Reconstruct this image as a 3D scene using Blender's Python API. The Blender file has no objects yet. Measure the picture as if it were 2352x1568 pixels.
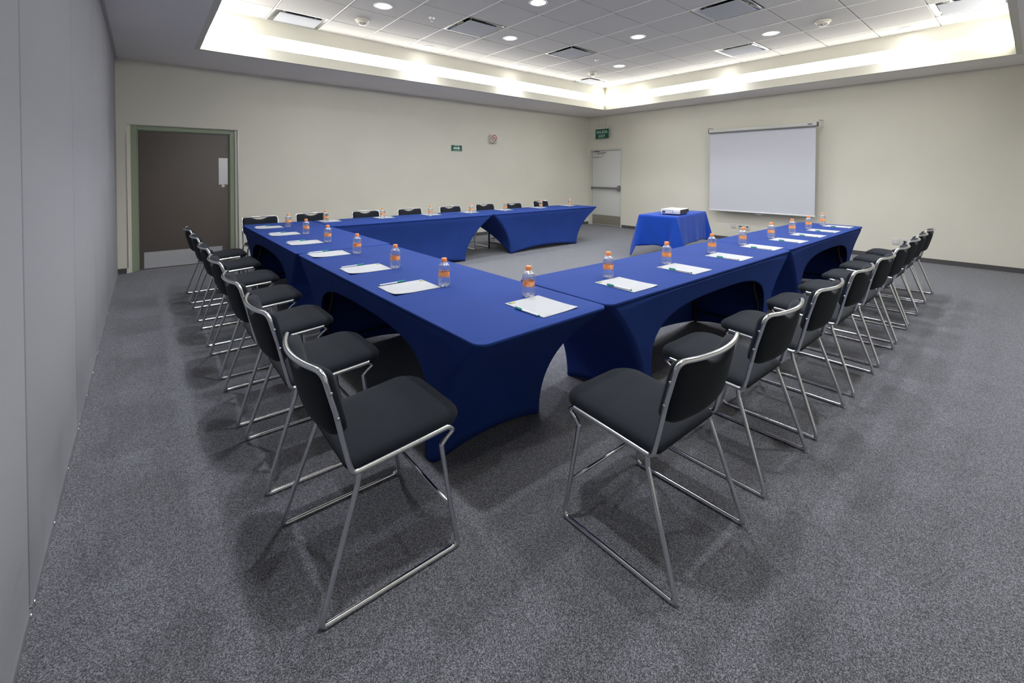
import bpy, bmesh, math, random
from mathutils import Vector, Matrix

# ------------------------------------------------------------------ camera
SC = bpy.context.scene
COL = SC.collection
random.seed(7)
R = math.radians
CX, CY, CZ = 0.2995, -3.5304, 1.4477
YAW, PITCH, ROLL = 0.6934, 0.0191, -0.0027
FPX, PPX, PPY = 1009.158, 1168.996, 418.389
Fv = Vector((math.sin(YAW), math.cos(YAW), 0)); Rv = Vector((math.cos(YAW), -math.sin(YAW), 0)); Zv = Vector((0, 0, 1))
F1 = math.cos(PITCH) * Fv - math.sin(PITCH) * Zv
U1 = math.sin(PITCH) * Fv + math.cos(PITCH) * Zv
R2 = math.cos(ROLL) * Rv - math.sin(ROLL) * U1
U2 = math.sin(ROLL) * Rv + math.cos(ROLL) * U1
cam = bpy.data.cameras.new('camera')
cam.sensor_width = 36.0
cam.lens = 36.0 * FPX / 2352.0
cam.shift_x = (1176.0 - PPX) / 2352.0
cam.shift_y = (PPY - 784.0) / 2352.0
cam.clip_start = 0.05
cam_o = bpy.data.objects.new('camera', cam)
COL.objects.link(cam_o)
m = Matrix.Identity(4)
for i in range(3):
    m[i][0] = R2[i]; m[i][1] = U2[i]; m[i][2] = -F1[i]
m[0][3], m[1][3], m[2][3] = CX, CY, CZ
cam_o.matrix_world = m
SC.camera = cam_o

# ------------------------------------------------------------------ world, exposure, light levels
w = bpy.data.worlds.new('world'); SC.world = w; w.use_nodes = True
w.node_tree.nodes['Background'].inputs[0].default_value = (0.6, 0.65, 0.75, 1)
w.node_tree.nodes['Background'].inputs[1].default_value = 0.05
SC.view_settings.view_transform = 'Standard'
SC.view_settings.look = 'None'
SC.view_settings.gamma = 1.0
SC.view_settings.use_curve_mapping = False
SC.view_settings.exposure = 0.66
SC.cycles.max_bounces = 12
SC.cycles.diffuse_bounces = 6
SC.cycles.glossy_bounces = 4
SC.cycles.transmission_bounces = 8
SC.cycles.transparent_max_bounces = 16
SC.cycles.sample_clamp_indirect = 6.0
DOWN_W = 15.0           # watts of each recessed downlight in the open ceiling
EDGE_W = 5.0            # watts of the dim ones along the cove
DOWN_COL = (0.90, 0.94, 1.0)
COVE_E = 8.0             # emission of the cove strips
COVE_COL = (1.0, 0.985, 0.93)

# ------------------------------------------------------------------ room numbers
X1, Y1, HC = 10.24, 4.824, 3.08      # wall with the screen, wall with the brown door, soffit height
YD = -4.60                            # wall behind the camera
RL, RR, RN, RF = 0.885, 9.36, -3.32, 3.55   # tray recess
HR = 3.64                             # tiled ceiling
Z_S0, Z_S1 = 3.235, 3.42              # glowing strip
TH = 0.745                            # table height

# ------------------------------------------------------------------ materials
def mat(name, col, rough=0.6, metal=0.0, spec=0.5, sheen=0.0, bump=None, var=None, emit=None, coord='Object', mapscale=None):
    """bump=(scale, strength, distance)  var=(scale, amount, detail)"""
    mt = bpy.data.materials.new(name); mt.use_nodes = True
    nt = mt.node_tree; b = nt.nodes['Principled BSDF']
    b.inputs['Base Color'].default_value = (*col, 1)
    b.inputs['Roughness'].default_value = rough
    b.inputs['Metallic'].default_value = metal
    b.inputs['Specular IOR Level'].default_value = spec
    if sheen:
        b.inputs['Sheen Weight'].default_value = sheen
        b.inputs['Sheen Roughness'].default_value = 0.45
    if emit:
        b.inputs['Emission Color'].default_value = (*emit[0], 1)
        b.inputs['Emission Strength'].default_value = emit[1]
    tc = nt.nodes.new('ShaderNodeTexCoord')
    src = tc.outputs[coord]
    if mapscale:
        mp = nt.nodes.new('ShaderNodeMapping'); mp.inputs['Scale'].default_value = mapscale
        nt.links.new(src, mp.inputs[0]); src = mp.outputs[0]
    if var:
        n = nt.nodes.new('ShaderNodeTexNoise'); n.inputs['Scale'].default_value = var[0]
        n.inputs['Detail'].default_value = var[2] if len(var) > 2 else 3
        nt.links.new(src, n.inputs['Vector'])
        r = nt.nodes.new('ShaderNodeValToRGB')
        a = var[1]
        r.color_ramp.elements[0].position = 0.3; r.color_ramp.elements[1].position = 0.7
        r.color_ramp.elements[0].color = (*[max(0, c * (1 - a)) for c in col], 1)
        r.color_ramp.elements[1].color = (*[min(1, c * (1 + a)) for c in col], 1)
        nt.links.new(n.outputs[0], r.inputs[0]); nt.links.new(r.outputs[0], b.inputs['Base Color'])
    if bump:
        n = nt.nodes.new('ShaderNodeTexNoise'); n.inputs['Scale'].default_value = bump[0]; n.inputs['Detail'].default_value = 4
        nt.links.new(src, n.inputs['Vector'])
        bp = nt.nodes.new('ShaderNodeBump'); bp.inputs['Strength'].default_value = bump[1]; bp.inputs['Distance'].default_value = bump[2]
        nt.links.new(n.outputs[0], bp.inputs['Height']); nt.links.new(bp.outputs[0], b.inputs['Normal'])
    return mt

M = {}
M['cream'] = mat('cream_wall_paint', (0.685, 0.662, 0.572), 0.75, spec=0.3, bump=(60, 0.08, 0.002), var=(1.3, 0.025))
M['soffit'] = mat('soffit_paint', (0.84, 0.80, 0.765), 0.8, spec=0.2, var=(1.2, 0.02))
M['tile'] = mat('mineral_ceiling_tile', (0.57, 0.55, 0.525), 0.9, spec=0.2, bump=(160, 0.25, 0.002), var=(220, 0.06))
M['grid'] = mat('white_grid_metal', (0.74, 0.73, 0.69), 0.4, spec=0.5)
M['dark_void'] = mat('painted_dark_void', (0.012, 0.012, 0.013), 0.8)
M['white_metal'] = mat('white_enamel', (0.72, 0.72, 0.72), 0.3)
M['vent_pan'] = mat('glossy_vent_pan', (0.45, 0.45, 0.46), 0.16, metal=0.85)
M['vent_plate'] = mat('vent_plaque_enamel', (0.40, 0.41, 0.44), 0.65, spec=0.12)
M['fabric_grey'] = mat('partition_fabric', (0.295, 0.30, 0.325), 0.95, spec=0.15, bump=(420, 0.35, 0.0015), var=(300, 0.10), sheen=0.1)
M['alu'] = mat('aluminium_strip', (0.55, 0.55, 0.57), 0.35, metal=0.9)
M['rubber'] = mat('grey_carpet_base', (0.078, 0.074, 0.076), 0.9, var=(250, 0.25))
M['chrome'] = mat('chrome_tube', (0.72, 0.73, 0.76), 0.15, metal=1.0)
M['seat'] = mat('charcoal_upholstery', (0.0090, 0.0118, 0.0172), 0.85, spec=0.2, sheen=0.06, bump=(900, 0.25, 0.0006), var=(500, 0.2))
M['cover'] = mat('royal_blue_spandex', (0.017, 0.045, 0.212), 0.75, spec=0.12, bump=(1400, 0.10, 0.0004), var=(3.0, 0.06))
M['cloth'] = mat('bright_blue_cloth', (0.0, 0.045, 0.35), 0.75, spec=0.25, sheen=0.15, bump=(900, 0.15, 0.0005), var=(4.0, 0.08))
M['black'] = mat('black_steel', (0.008, 0.008, 0.009), 0.45)
M['under'] = mat('tabletop_underside', (0.03, 0.03, 0.035), 0.7)
M['paper'] = mat('white_paper', (0.41, 0.42, 0.44), 0.7)
M['ink_grey'] = mat('grey_print', (0.33, 0.34, 0.36), 0.8)
M['ink_green'] = mat('dark_green_print', (0.06, 0.13, 0.05), 0.8)
M['ink_yellow'] = mat('yellow_print', (0.42, 0.40, 0.03), 0.8)
M['pen_white'] = mat('white_plastic', (0.75, 0.77, 0.78), 0.3)
M['teal'] = mat('teal_plastic', (0.0, 0.27, 0.21), 0.3)
M['cap_orange'] = mat('orange_plastic', (0.92, 0.31, 0.10), 0.38)
M['white_pl'] = mat('white_wall_plate', (0.60, 0.59, 0.56), 0.35)
M['proj_white'] = mat('projector_shell', (0.70, 0.70, 0.74), 0.35)
M['proj_dark'] = mat('projector_grille', (0.03, 0.026, 0.022), 0.5)
M['screen'] = mat('matte_screen_fabric', (0.56, 0.565, 0.61), 0.85, spec=0.2)
M['case'] = mat('screen_case', (0.52, 0.52, 0.49), 0.4)
M['case_dark'] = mat('grey_slot', (0.16, 0.16, 0.15), 0.6)
M['blue_tag'] = mat('blue_badge', (0.01, 0.02, 0.16), 0.5)
M['door_brown'] = mat('brown_door_laminate', (0.118, 0.098, 0.084), 0.5, var=(0.8, 0.06))
M['door_green'] = mat('sage_green_frame', (0.27, 0.32, 0.22), 0.45)
M['steel'] = mat('brushed_steel', (0.62, 0.62, 0.63), 0.36, metal=0.55, bump=(60, 0.06, 0.002), mapscale=(1, 1, 14))
M['steel_dark'] = mat('bronze_steel_plate', (0.30, 0.28, 0.24), 0.4, metal=0.5)
M['door_grey'] = mat('pale_grey_door', (0.66, 0.665, 0.64), 0.42)
M['frame_grey'] = mat('pale_grey_frame', (0.58, 0.57, 0.52), 0.45)
M['bar'] = mat('panic_bar_metal', (0.22, 0.22, 0.23), 0.4, metal=0.6)
M['sign_green'] = mat('sign_green', (0.0, 0.095, 0.06), 0.45)
M['sign_txt'] = mat('sign_letters', (0.72, 0.85, 0.78), 0.5)
M['sign_white'] = mat('sign_white', (0.66, 0.62, 0.55), 0.5)
M['red'] = mat('sign_red', (0.30, 0.012, 0.012), 0.5)
M['ink_black'] = mat('black_print', (0.01, 0.01, 0.01), 0.6)
M['detector'] = mat('cream_detector_plastic', (0.62, 0.59, 0.50), 0.4)
M['lens'] = mat('glowing_lens', (0.9, 0.9, 0.9), 0.4, emit=((1.0, 0.99, 0.97), 14.0))
M['cove'] = mat('glowing_cove_diffuser', (0.9, 0.9, 0.9), 0.5, emit=(COVE_COL, COVE_E))
M['trim'] = mat('downlight_trim', (0.72, 0.72, 0.72), 0.35)
M['blind'] = mat('dark_plastic', (0.02, 0.02, 0.02), 0.4)

def carpet_material():
    mt = bpy.data.materials.new('speckled_grey_carpet'); mt.use_nodes = True
    nt = mt.node_tree; b = nt.nodes['Principled BSDF']
    L = nt.links.new
    b.inputs['Roughness'].default_value = 0.97
    b.inputs['Specular IOR Level'].default_value = 0.12
    b.inputs['Sheen Weight'].default_value = 0.12
    tc = nt.nodes.new('ShaderNodeTexCoord')
    v = nt.nodes.new('ShaderNodeTexVoronoi'); v.inputs['Scale'].default_value = 420; L(tc.outputs['Object'], v.inputs['Vector'])
    n = nt.nodes.new('ShaderNodeTexNoise'); n.inputs['Scale'].default_value = 250; n.inputs['Detail'].default_value = 5; n.inputs['Roughness'].default_value = 0.75
    L(tc.outputs['Object'], n.inputs['Vector'])
    sep = nt.nodes.new('ShaderNodeSeparateColor'); L(v.outputs['Color'], sep.inputs[0])
    mx = nt.nodes.new('ShaderNodeMath'); mx.operation = 'MULTIPLY_ADD'
    L(sep.outputs[0], mx.inputs[0]); mx.inputs[1].default_value = 0.55
    sc2 = nt.nodes.new('ShaderNodeMath'); sc2.operation = 'MULTIPLY'; L(n.outputs[0], sc2.inputs[0]); sc2.inputs[1].default_value = 0.45
    L(sc2.outputs[0], mx.inputs[2])
    r = nt.nodes.new('ShaderNodeValToRGB')
    e = r.color_ramp.elements
    e[0].position = 0.15; e[0].color = (0.024, 0.024, 0.027, 1)
    e[1].position = 0.85; e[1].color = (0.40, 0.405, 0.445, 1)
    k = e.new(0.5); k.color = (0.124, 0.125, 0.138, 1)
    L(mx.outputs[0], r.inputs[0]); L(r.outputs[0], b.inputs['Base Color'])
    bp = nt.nodes.new('ShaderNodeBump'); bp.inputs['Strength'].default_value = 0.5; bp.inputs['Distance'].default_value = 0.004
    L(mx.outputs[0], bp.inputs['Height']); L(bp.outputs[0], b.inputs['Normal'])
    return mt
M['carpet'] = carpet_material()

def bottle_material():
    mt = bpy.data.materials.new('clear_bottle_of_water'); mt.use_nodes = True
    nt = mt.node_tree; L = nt.links.new
    for n in list(nt.nodes): nt.nodes.remove(n)
    out = nt.nodes.new('ShaderNodeOutputMaterial')
    tr = nt.nodes.new('ShaderNodeBsdfTransparent'); tr.inputs[0].default_value = (0.95, 0.965, 0.985, 1)
    rf = nt.nodes.new('ShaderNodeBsdfRefraction'); rf.inputs['IOR'].default_value = 1.25; rf.inputs['Roughness'].default_value = 0.02
    gl = nt.nodes.new('ShaderNodeBsdfGlossy'); gl.inputs['Roughness'].default_value = 0.06
    hz = nt.nodes.new('ShaderNodeBsdfTranslucent'); hz.inputs[0].default_value = (0.9, 0.92, 0.95, 1)
    df = nt.nodes.new('ShaderNodeBsdfDiffuse'); df.inputs[0].default_value = (0.9, 0.92, 0.95, 1)
    lw = nt.nodes.new('ShaderNodeLayerWeight'); lw.inputs['Blend'].default_value = 0.35
    tc = nt.nodes.new('ShaderNodeTexCoord')
    mp = nt.nodes.new('ShaderNodeMapping'); mp.inputs['Scale'].default_value = (45, 45, 110); L(tc.outputs['Object'], mp.inputs[0])
    wv = nt.nodes.new('ShaderNodeTexNoise'); wv.inputs['Scale'].default_value = 1.0; wv.inputs['Detail'].default_value = 2
    L(mp.outputs[0], wv.inputs['Vector'])
    bp = nt.nodes.new('ShaderNodeBump'); bp.inputs['Strength'].default_value = 0.9; bp.inputs['Distance'].default_value = 0.008
    L(wv.outputs[0], bp.inputs['Height'])
    for s in (rf, gl, lw, hz): L(bp.outputs[0], s.inputs['Normal'])
    m1 = nt.nodes.new('ShaderNodeMixShader'); m1.inputs[0].default_value = 0.45
    L(tr.outputs[0], m1.inputs[1]); L(rf.outputs[0], m1.inputs[2])
    rim = nt.nodes.new('ShaderNodeMixShader'); rim.inputs[0].default_value = 0.35  # whitens grazing edges by colour, standing for bright reflections on the rim
    L(gl.outputs[0], rim.inputs[1])
    hd = nt.nodes.new('ShaderNodeMixShader'); hd.inputs[0].default_value = 0.5
    L(hz.outputs[0], hd.inputs[1]); L(df.outputs[0], hd.inputs[2]); L(hd.outputs[0], rim.inputs[2])
    pw = nt.nodes.new('ShaderNodeMath'); pw.operation = 'POWER'; L(lw.outputs['Facing'], pw.inputs[0]); pw.inputs[1].default_value = 1.9
    ml = nt.nodes.new('ShaderNodeMath'); ml.operation = 'MULTIPLY_ADD'; L(pw.outputs[0], ml.inputs[0]); ml.inputs[1].default_value = 0.9; ml.inputs[2].default_value = 0.07
    m2 = nt.nodes.new('ShaderNodeMixShader')
    L(ml.outputs[0], m2.inputs[0]); L(m1.outputs[0], m2.inputs[1]); L(rim.outputs[0], m2.inputs[2])
    L(m2.outputs[0], out.inputs[0])
    return mt
M['bottle'] = bottle_material()

def painted_glint_material():  # white mottling painted in as sparkle on the bottle's base and shoulder
    mt = bpy.data.materials.new('clear_plastic_painted_glints'); mt.use_nodes = True
    nt = mt.node_tree; L = nt.links.new
    for n in list(nt.nodes): nt.nodes.remove(n)
    out = nt.nodes.new('ShaderNodeOutputMaterial')
    tr = nt.nodes.new('ShaderNodeBsdfTransparent'); gl = nt.nodes.new('ShaderNodeBsdfGlossy'); gl.inputs['Roughness'].default_value = 0.1
    df = nt.nodes.new('ShaderNodeBsdfDiffuse'); df.inputs[0].default_value = (0.88, 0.9, 0.94, 1)
    tc = nt.nodes.new('ShaderNodeTexCoord'); mp = nt.nodes.new('ShaderNodeMapping'); mp.inputs['Scale'].default_value = (110, 110, 90); L(tc.outputs['Object'], mp.inputs[0])
    nz = nt.nodes.new('ShaderNodeTexNoise'); nz.inputs['Scale'].default_value = 1.0; L(mp.outputs[0], nz.inputs['Vector'])
    rp = nt.nodes.new('ShaderNodeValToRGB'); rp.color_ramp.elements[0].position = 0.42; rp.color_ramp.elements[1].position = 0.62
    rp.color_ramp.elements[0].color = (0.18, 0.18, 0.18, 1); rp.color_ramp.elements[1].color = (0.75, 0.75, 0.75, 1); L(nz.outputs[0], rp.inputs[0])
    a = nt.nodes.new('ShaderNodeMixShader'); a.inputs[0].default_value = 0.55; L(gl.outputs[0], a.inputs[1]); L(df.outputs[0], a.inputs[2])
    b = nt.nodes.new('ShaderNodeMixShader'); L(rp.outputs[0], b.inputs[0]); L(tr.outputs[0], b.inputs[1]); L(a.outputs[0], b.inputs[2])
    L(b.outputs[0], out.inputs[0])
    return mt
M['painted_glint'] = painted_glint_material()

def label_material():
    mt = bpy.data.materials.new('orange_printed_label'); mt.use_nodes = True
    nt = mt.node_tree; L = nt.links.new; b = nt.nodes['Principled BSDF']
    b.inputs['Roughness'].default_value = 0.35
    tc = nt.nodes.new('ShaderNodeTexCoord'); mp = nt.nodes.new('ShaderNodeMapping'); mp.inputs['Scale'].default_value = (70, 70, 55)
    L(tc.outputs['Object'], mp.inputs[0])
    n = nt.nodes.new('ShaderNodeTexNoise'); n.inputs['Scale'].default_value = 1.0; n.inputs['Detail'].default_value = 3
    L(mp.outputs[0], n.inputs['Vector'])
    r = nt.nodes.new('ShaderNodeValToRGB'); e = r.color_ramp.elements
    e[0].position = 0.20; e[0].color = (0.45, 0.08, 0.01, 1)
    e[1].position = 0.72; e[1].color = (0.95, 0.62, 0.42, 1)
    k = e.new(0.36); k.color = (0.95, 0.31, 0.08, 1)
    k = e.new(0.54); k.color = (0.97, 0.38, 0.13, 1)
    L(n.outputs[0], r.inputs[0]); L(r.outputs[0], b.inputs['Base Color'])
    return mt
M['label'] = label_material()

# ------------------------------------------------------------------ mesh helpers
def link(o, parent=None):
    COL.objects.link(o)
    if parent is not None: o.parent = parent
    return o

def mesh_from(bm, name, mats, smooth=False):
    bmesh.ops.recalc_face_normals(bm, faces=bm.faces[:])
    me = bpy.data.meshes.new(name)
    if smooth:
        for f in bm.faces: f.smooth = True
    bm.to_mesh(me); bm.free()
    for mm in (mats if isinstance(mats, (list, tuple)) else [mats]): me.materials.append(M[mm] if isinstance(mm, str) else mm)
    if smooth and smooth != 'all':
        me.set_sharp_from_angle(angle=R(38))
    return me

def obj(name, bm, mats, parent=None, smooth=False, loc=None, rotz=0.0):
    me = bm if isinstance(bm, bpy.types.Mesh) else mesh_from(bm, name, mats, smooth)
    o = bpy.data.objects.new(name, me)
    link(o, parent)
    if loc is not None: o.location = loc
    if rotz: o.rotation_euler = (0, 0, rotz)
    return o

def empty(name, loc=(0, 0, 0), rotz=0.0):
    o = bpy.data.objects.new(name, None); o.empty_display_size = 0.1
    COL.objects.link(o); o.location = loc; o.rotation_euler = (0, 0, rotz)
    return o

def tag(o, label=None, cat=None, group=None, kind=None):
    if label: o['label'] = label
    if cat: o['category'] = cat
    if group: o['group'] = group
    if kind: o['kind'] = kind
    return o

def dup(root, loc=None, rotz=None):
    r = root.copy(); COL.objects.link(r)
    if loc is not None: r.location = loc
    if rotz is not None: r.rotation_euler = (0, 0, rotz)
    for ch in root.children:
        c = ch.copy(); COL.objects.link(c); c.parent = r
        for g in ch.children:
            d = g.copy(); COL.objects.link(d); d.parent = c
    return r

def box(bm, x0, x1, y0, y1, z0, z1, mi=0, bev=0.0, seg=2):
    vs = [bm.verts.new((x, y, z)) for z in (z0, z1) for y in (y0, y1) for x in (x0, x1)]
    idx = [(0, 2, 3, 1), (4, 5, 7, 6), (0, 1, 5, 4), (2, 6, 7, 3), (0, 4, 6, 2), (1, 3, 7, 5)]
    fs = [bm.faces.new([vs[i] for i in q]) for q in idx]
    for f in fs: f.material_index = mi
    if bev > 0:
        es = list({e for f in fs for e in f.edges})
        rr = bmesh.ops.bevel(bm, geom=es, offset=bev, segments=seg, profile=0.5, affect='EDGES')
        for f in rr['faces']: f.material_index = mi
    return fs

def bx(*a, **k):
    bm = bmesh.new(); box(bm, *a, **k); return bm

def fillet(pts, rad, n=6):
    """round the inner corners of a polyline; rad is a number or one per inner point"""
    pts = [Vector(p) for p in pts]
    out = [pts[0]]
    for i in range(1, len(pts) - 1):
        r = rad[i - 1] if isinstance(rad, (list, tuple)) else rad
        a, b, c = pts[i - 1], pts[i], pts[i + 1]
        d1 = (a - b); d2 = (c - b); l1, l2 = d1.length, d2.length
        d1.normalize(); d2.normalize()
        ang = d1.angle(d2)
        if r <= 0 or ang > math.pi - 0.02:
            out.append(b); continue
        t = min(r / math.tan(ang / 2), l1 * 0.49, l2 * 0.49)
        p1 = b + d1 * t; p2 = b + d2 * t
        for k in range(n + 1):
            s = k / n
            out.append((1 - s) ** 2 * p1 + 2 * s * (1 - s) * b + s * s * p2)
    out.append(pts[-1])
    return out

def tube(bm, pts, r, n=10, caps=True, mi=0):
    pts = [Vector(p) for p in pts]
    rings = []
    t0 = (pts[1] - pts[0]).normalized()
    up = Vector((0, 0, 1)) if abs(t0.z) < 0.9 else Vector((0, 1, 0))
    nrm = t0.cross(up).normalized()
    for i, p in enumerate(pts):
        if i == 0: t = (pts[1] - pts[0])
        elif i == len(pts) - 1: t = (pts[-1] - pts[-2])
        else: t = (pts[i + 1] - pts[i - 1])
        t.normalize()
        nrm = (nrm - t * nrm.dot(t)).normalized()
        bn = t.cross(nrm)
        rings.append([bm.verts.new(p + r * (math.cos(2 * math.pi * k / n) * nrm + math.sin(2 * math.pi * k / n) * bn)) for k in range(n)])
    for a, b in zip(rings, rings[1:]):
        for k in range(n):
            f = bm.faces.new((a[k], a[(k + 1) % n], b[(k + 1) % n], b[k])); f.material_index = mi
    if caps:
        bm.faces.new(rings[0][::-1]).material_index = mi
        bm.faces.new(rings[-1]).material_index = mi

def tb(pts, r, n=10, caps=True):
    bm = bmesh.new(); tube(bm, pts, r, n, caps); return bm

def lathe(bm, prof, n=24, mi=0, cap=True, c=(0, 0)):
    rings = []
    for r, z in prof:
        rings.append([bm.verts.new((c[0] + r * math.cos(2 * math.pi * k / n), c[1] + r * math.sin(2 * math.pi * k / n), z)) for k in range(n)])
    for a, b in zip(rings, rings[1:]):
        for k in range(n):
            f = bm.faces.new((a[k], a[(k + 1) % n], b[(k + 1) % n], b[k])); f.material_index = mi
    if cap:
        bm.faces.new(rings[0][::-1]).material_index = mi; bm.faces.new(rings[-1]).material_index = mi

def lt(prof, n=24, **k):
    bm = bmesh.new(); lathe(bm, prof, n, **k); return bm

def rrect(hx, hy, r, n=5, cx=0, cy=0):
    """rounded rectangle outline, counter-clockwise from +x side"""
    out = []
    for (sx, sy, a0) in ((1, 1, 0), (-1, 1, 90), (-1, -1, 180), (1, -1, 270)):
        for k in range(n + 1):
            a = R(a0 + 90 * k / n)
            out.append((cx + sx * (hx - r) + r * math.cos(a), cy + sy * (hy - r) + r * math.sin(a)))
    return out

def loft(bm, rings, cap0=True, cap1=True, mi=0):
    vr = [[bm.verts.new(p) for p in ring] for ring in rings]
    n = len(vr[0])
    for a, b in zip(vr, vr[1:]):
        for k in range(n):
            f = bm.faces.new((a[k], a[(k + 1) % n], b[(k + 1) % n], b[k])); f.material_index = mi
    if cap0: bm.faces.new(vr[0][::-1]).material_index = mi
    if cap1: bm.faces.new(vr[-1]).material_index = mi
    return vr

def text_mesh(s, size, extr=0.0008, align='CENTER'):
    cu = bpy.data.curves.new('txt', 'FONT'); cu.body = s; cu.size = size; cu.extrude = extr
    cu.align_x = align; cu.align_y = 'CENTER'
    o = bpy.data.objects.new('txt', cu); COL.objects.link(o)
    bpy.context.view_layer.update()
    dg = bpy.context.evaluated_depsgraph_get()
    me = bpy.data.meshes.new_from_object(o.evaluated_get(dg))
    bpy.data.objects.remove(o); bpy.data.curves.remove(cu)
    return me

ORD = ['first', 'second', 'third', 'fourth', 'fifth', 'sixth', 'seventh', 'eighth', 'ninth']

# ================================================================== STRUCTURE
# floor
fl = obj('floor', bx(-0.2, X1 + 0.2, YD - 0.2, Y1 + 0.25, -0.10, 0.0), 'carpet')
tag(fl, 'speckled dark grey carpet covering the whole floor', 'floor', kind='structure')

# wall_back: the wall with the brown door (opening)
DX0, DX1, DZ = 0.118, 1.482, 2.148     # opening in the wall
GX0, GX1, GZ = 0.150, 1.455, 2.140     # green frame inside it
bm = bmesh.new()
TOPZ = HR + 0.1
box(bm, -0.2, DX0, Y1, Y1 + 0.2, 0, TOPZ)
box(bm, DX1, X1, Y1, Y1 + 0.2, 0, TOPZ)
box(bm, DX0, DX1, Y1, Y1 + 0.2, DZ, TOPZ)
tag(obj('wall_back', bm, 'cream'), 'cream painted wall with the brown door', 'wall', kind='structure')
# wall_right: wall with the screen and the exit door
EY0, EY1, EZ = 3.655, 4.755, 2.155
bm = bmesh.new()
box(bm, X1, X1 + 0.2, YD, EY0, 0, TOPZ)
box(bm, X1, X1 + 0.2, EY1, Y1 + 0.2, 0, TOPZ)
box(bm, X1, X1 + 0.2, EY0, EY1, EZ, TOPZ)
tag(obj('wall_right', bm, 'cream'), 'cream painted wall behind the projection screen', 'wall', kind='structure')
tag(obj('wall_front', bx(-0.2, X1 + 0.2, YD - 0.2, YD, 0, TOPZ), 'cream'), 'cream painted wall behind the camera', 'wall', kind='structure')

# wall_left: folding partition of fabric panels
wl = obj('wall_left', bx(-0.2, -0.035, YD, Y1, 0, TOPZ), 'fabric_grey')
tag(wl, 'grey fabric folding partition made of tall panels', 'partition wall', kind='structure')
seams = [YD + 0.002, -4.10, -2.78, -1.455, -0.12, 1.19, 2.49, 3.79, Y1 - 0.002]
for a, b in zip(seams, seams[1:]):
    g = 0.008
    pn = obj('panel', bx(-0.034, 0.0, a + g, b - g, 0.012, HC - 0.004, bev=0.006, seg=3), 'fabric_grey', wl, smooth=True)
    st = obj('bottom_strip', bx(-0.02, 0.005, a + 0.004, b - 0.004, 0.004, 0.030, bev=0.002, seg=1), 'alu', pn)
    for k in range(4):
        yy = a + 0.03 + (b - a - 0.06) * k / 3
        sc_ = lt([(0.0001, 0), (0.007, 0.0005), (0.006, 0.0035), (0.0001, 0.005)], 10, cap=False)
        bmesh.ops.rotate(sc_, verts=sc_.verts[:], cent=(0, 0, 0), matrix=Matrix.Rotation(R(90), 3, 'Y'))
        obj('screw', sc_, 'alu', pn, smooth=True, loc=(0.005, yy, 0.024))
    gk = obj('edge_gasket', bx(-0.030, -0.006, b - g, b + g, 0.012, HC - 0.004), 'rubber', wl)
obj('ceiling_track', bx(-0.05, 0.03, YD + 0.01, Y1 - 0.01, HC - 0.012, HC - 0.001), 'alu', wl)

# soffit ring and ceiling tray
bm = bmesh.new()
box(bm, 0.0, X1, RF + 0.06, Y1, HC, HC + 0.08)
box(bm, 0.0, X1, YD, RN - 0.06, HC, HC + 0.08)
box(bm, 0.0, RL - 0.06, RN - 0.06, RF + 0.06, HC, HC + 0.08)
box(bm, RR + 0.06, X1, RN - 0.06, RF + 0.06, HC, HC + 0.08)
sf = tag(obj('ceiling_soffit', bm, 'soffit'), 'plain lowered ceiling border around the tray recess', 'ceiling', kind='structure')
def ring4(z0, z1, inner, thick):
    bm = bmesh.new()
    box(bm, RL - inner - thick, RR + inner + thick, RF + inner, RF + inner + thick, z0, z1)
    box(bm, RL - inner - thick, RR + inner + thick, RN - inner - thick, RN - inner, z0, z1)
    box(bm, RL - inner - thick, RL - inner, RN - inner, RF + inner, z0, z1)
    box(bm, RR + inner, RR + inner + thick, RN - inner, RF + inner, z0, z1)
    return bm
obj('lower_fascia', ring4(HC, Z_S0, 0.0, 0.06), 'cream', sf)
obj('upper_fascia', ring4(Z_S1, HR + 0.02, 0.012, 0.06), 'cream', sf)
for nm, lab, a in (
    ('cove_light', 'long glowing cove strip above the wall with the brown door', (RL - 0.03, RR + 0.03, RF + 0.03, RF + 0.05)),
    ('cove_light', 'long glowing cove strip above the projection screen wall', (RR + 0.03, RR + 0.05, RN - 0.03, RF + 0.05)),
    ('cove_light', 'glowing cove strip on the partition side of the tray, out of view', (RL - 0.05, RL - 0.03, RN - 0.03, RF + 0.05)),
    ('cove_light', 'glowing cove strip on the camera side of the tray, out of view', (RL - 0.05, RR + 0.05, RN - 0.05, RN - 0.03))):
    tag(obj(nm, bx(*a, Z_S0 - 0.01, Z_S1 + 0.01), 'cove'), lab, 'ceiling light', 'cove light strips')

cl = tag(obj('ceiling', bx(RL - 0.2, RR + 0.2, RN - 0.2, RF + 0.2, HR + 0.16, HR + 0.20), 'dark_void'),
         'suspended ceiling of white mineral tiles inside the tray', 'ceiling', kind='structure')
PX, PY, X0G, Y0G = 0.714, 0.694, 0.2286, 0.1899
xs = [RL] + [X0G + k * PX for k in range(0, 14) if RL + 0.05 < X0G + k * PX < RR - 0.05] + [RR]
ys = [RN] + [Y0G + k * PY for k in range(-8, 8) if RN + 0.05 < Y0G + k * PY < RF - 0.05] + [RF]
xs[1:2] = [] if xs[1] - xs[0] < 0.1 else xs[1:2]
ys[1:2] = [] if ys[1] - ys[0] < 0.1 else ys[1:2]
VENTS = [(1.951, 3.286), (4.136, 1.903), (6.246, 1.878), (8.40, 3.18), (6.316, -0.853), (8.413, -0.212), (8.45, -2.957), (2.0, -0.85), (4.136, -2.2)]
def cell(x, y):
    i = max(k for k in range(len(xs) - 1) if xs[k] <= x); j = max(k for k in range(len(ys) - 1) if ys[k] <= y)
    return i, j
vent_cells = {cell(*v): v for v in VENTS}
tile_me = {}
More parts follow.
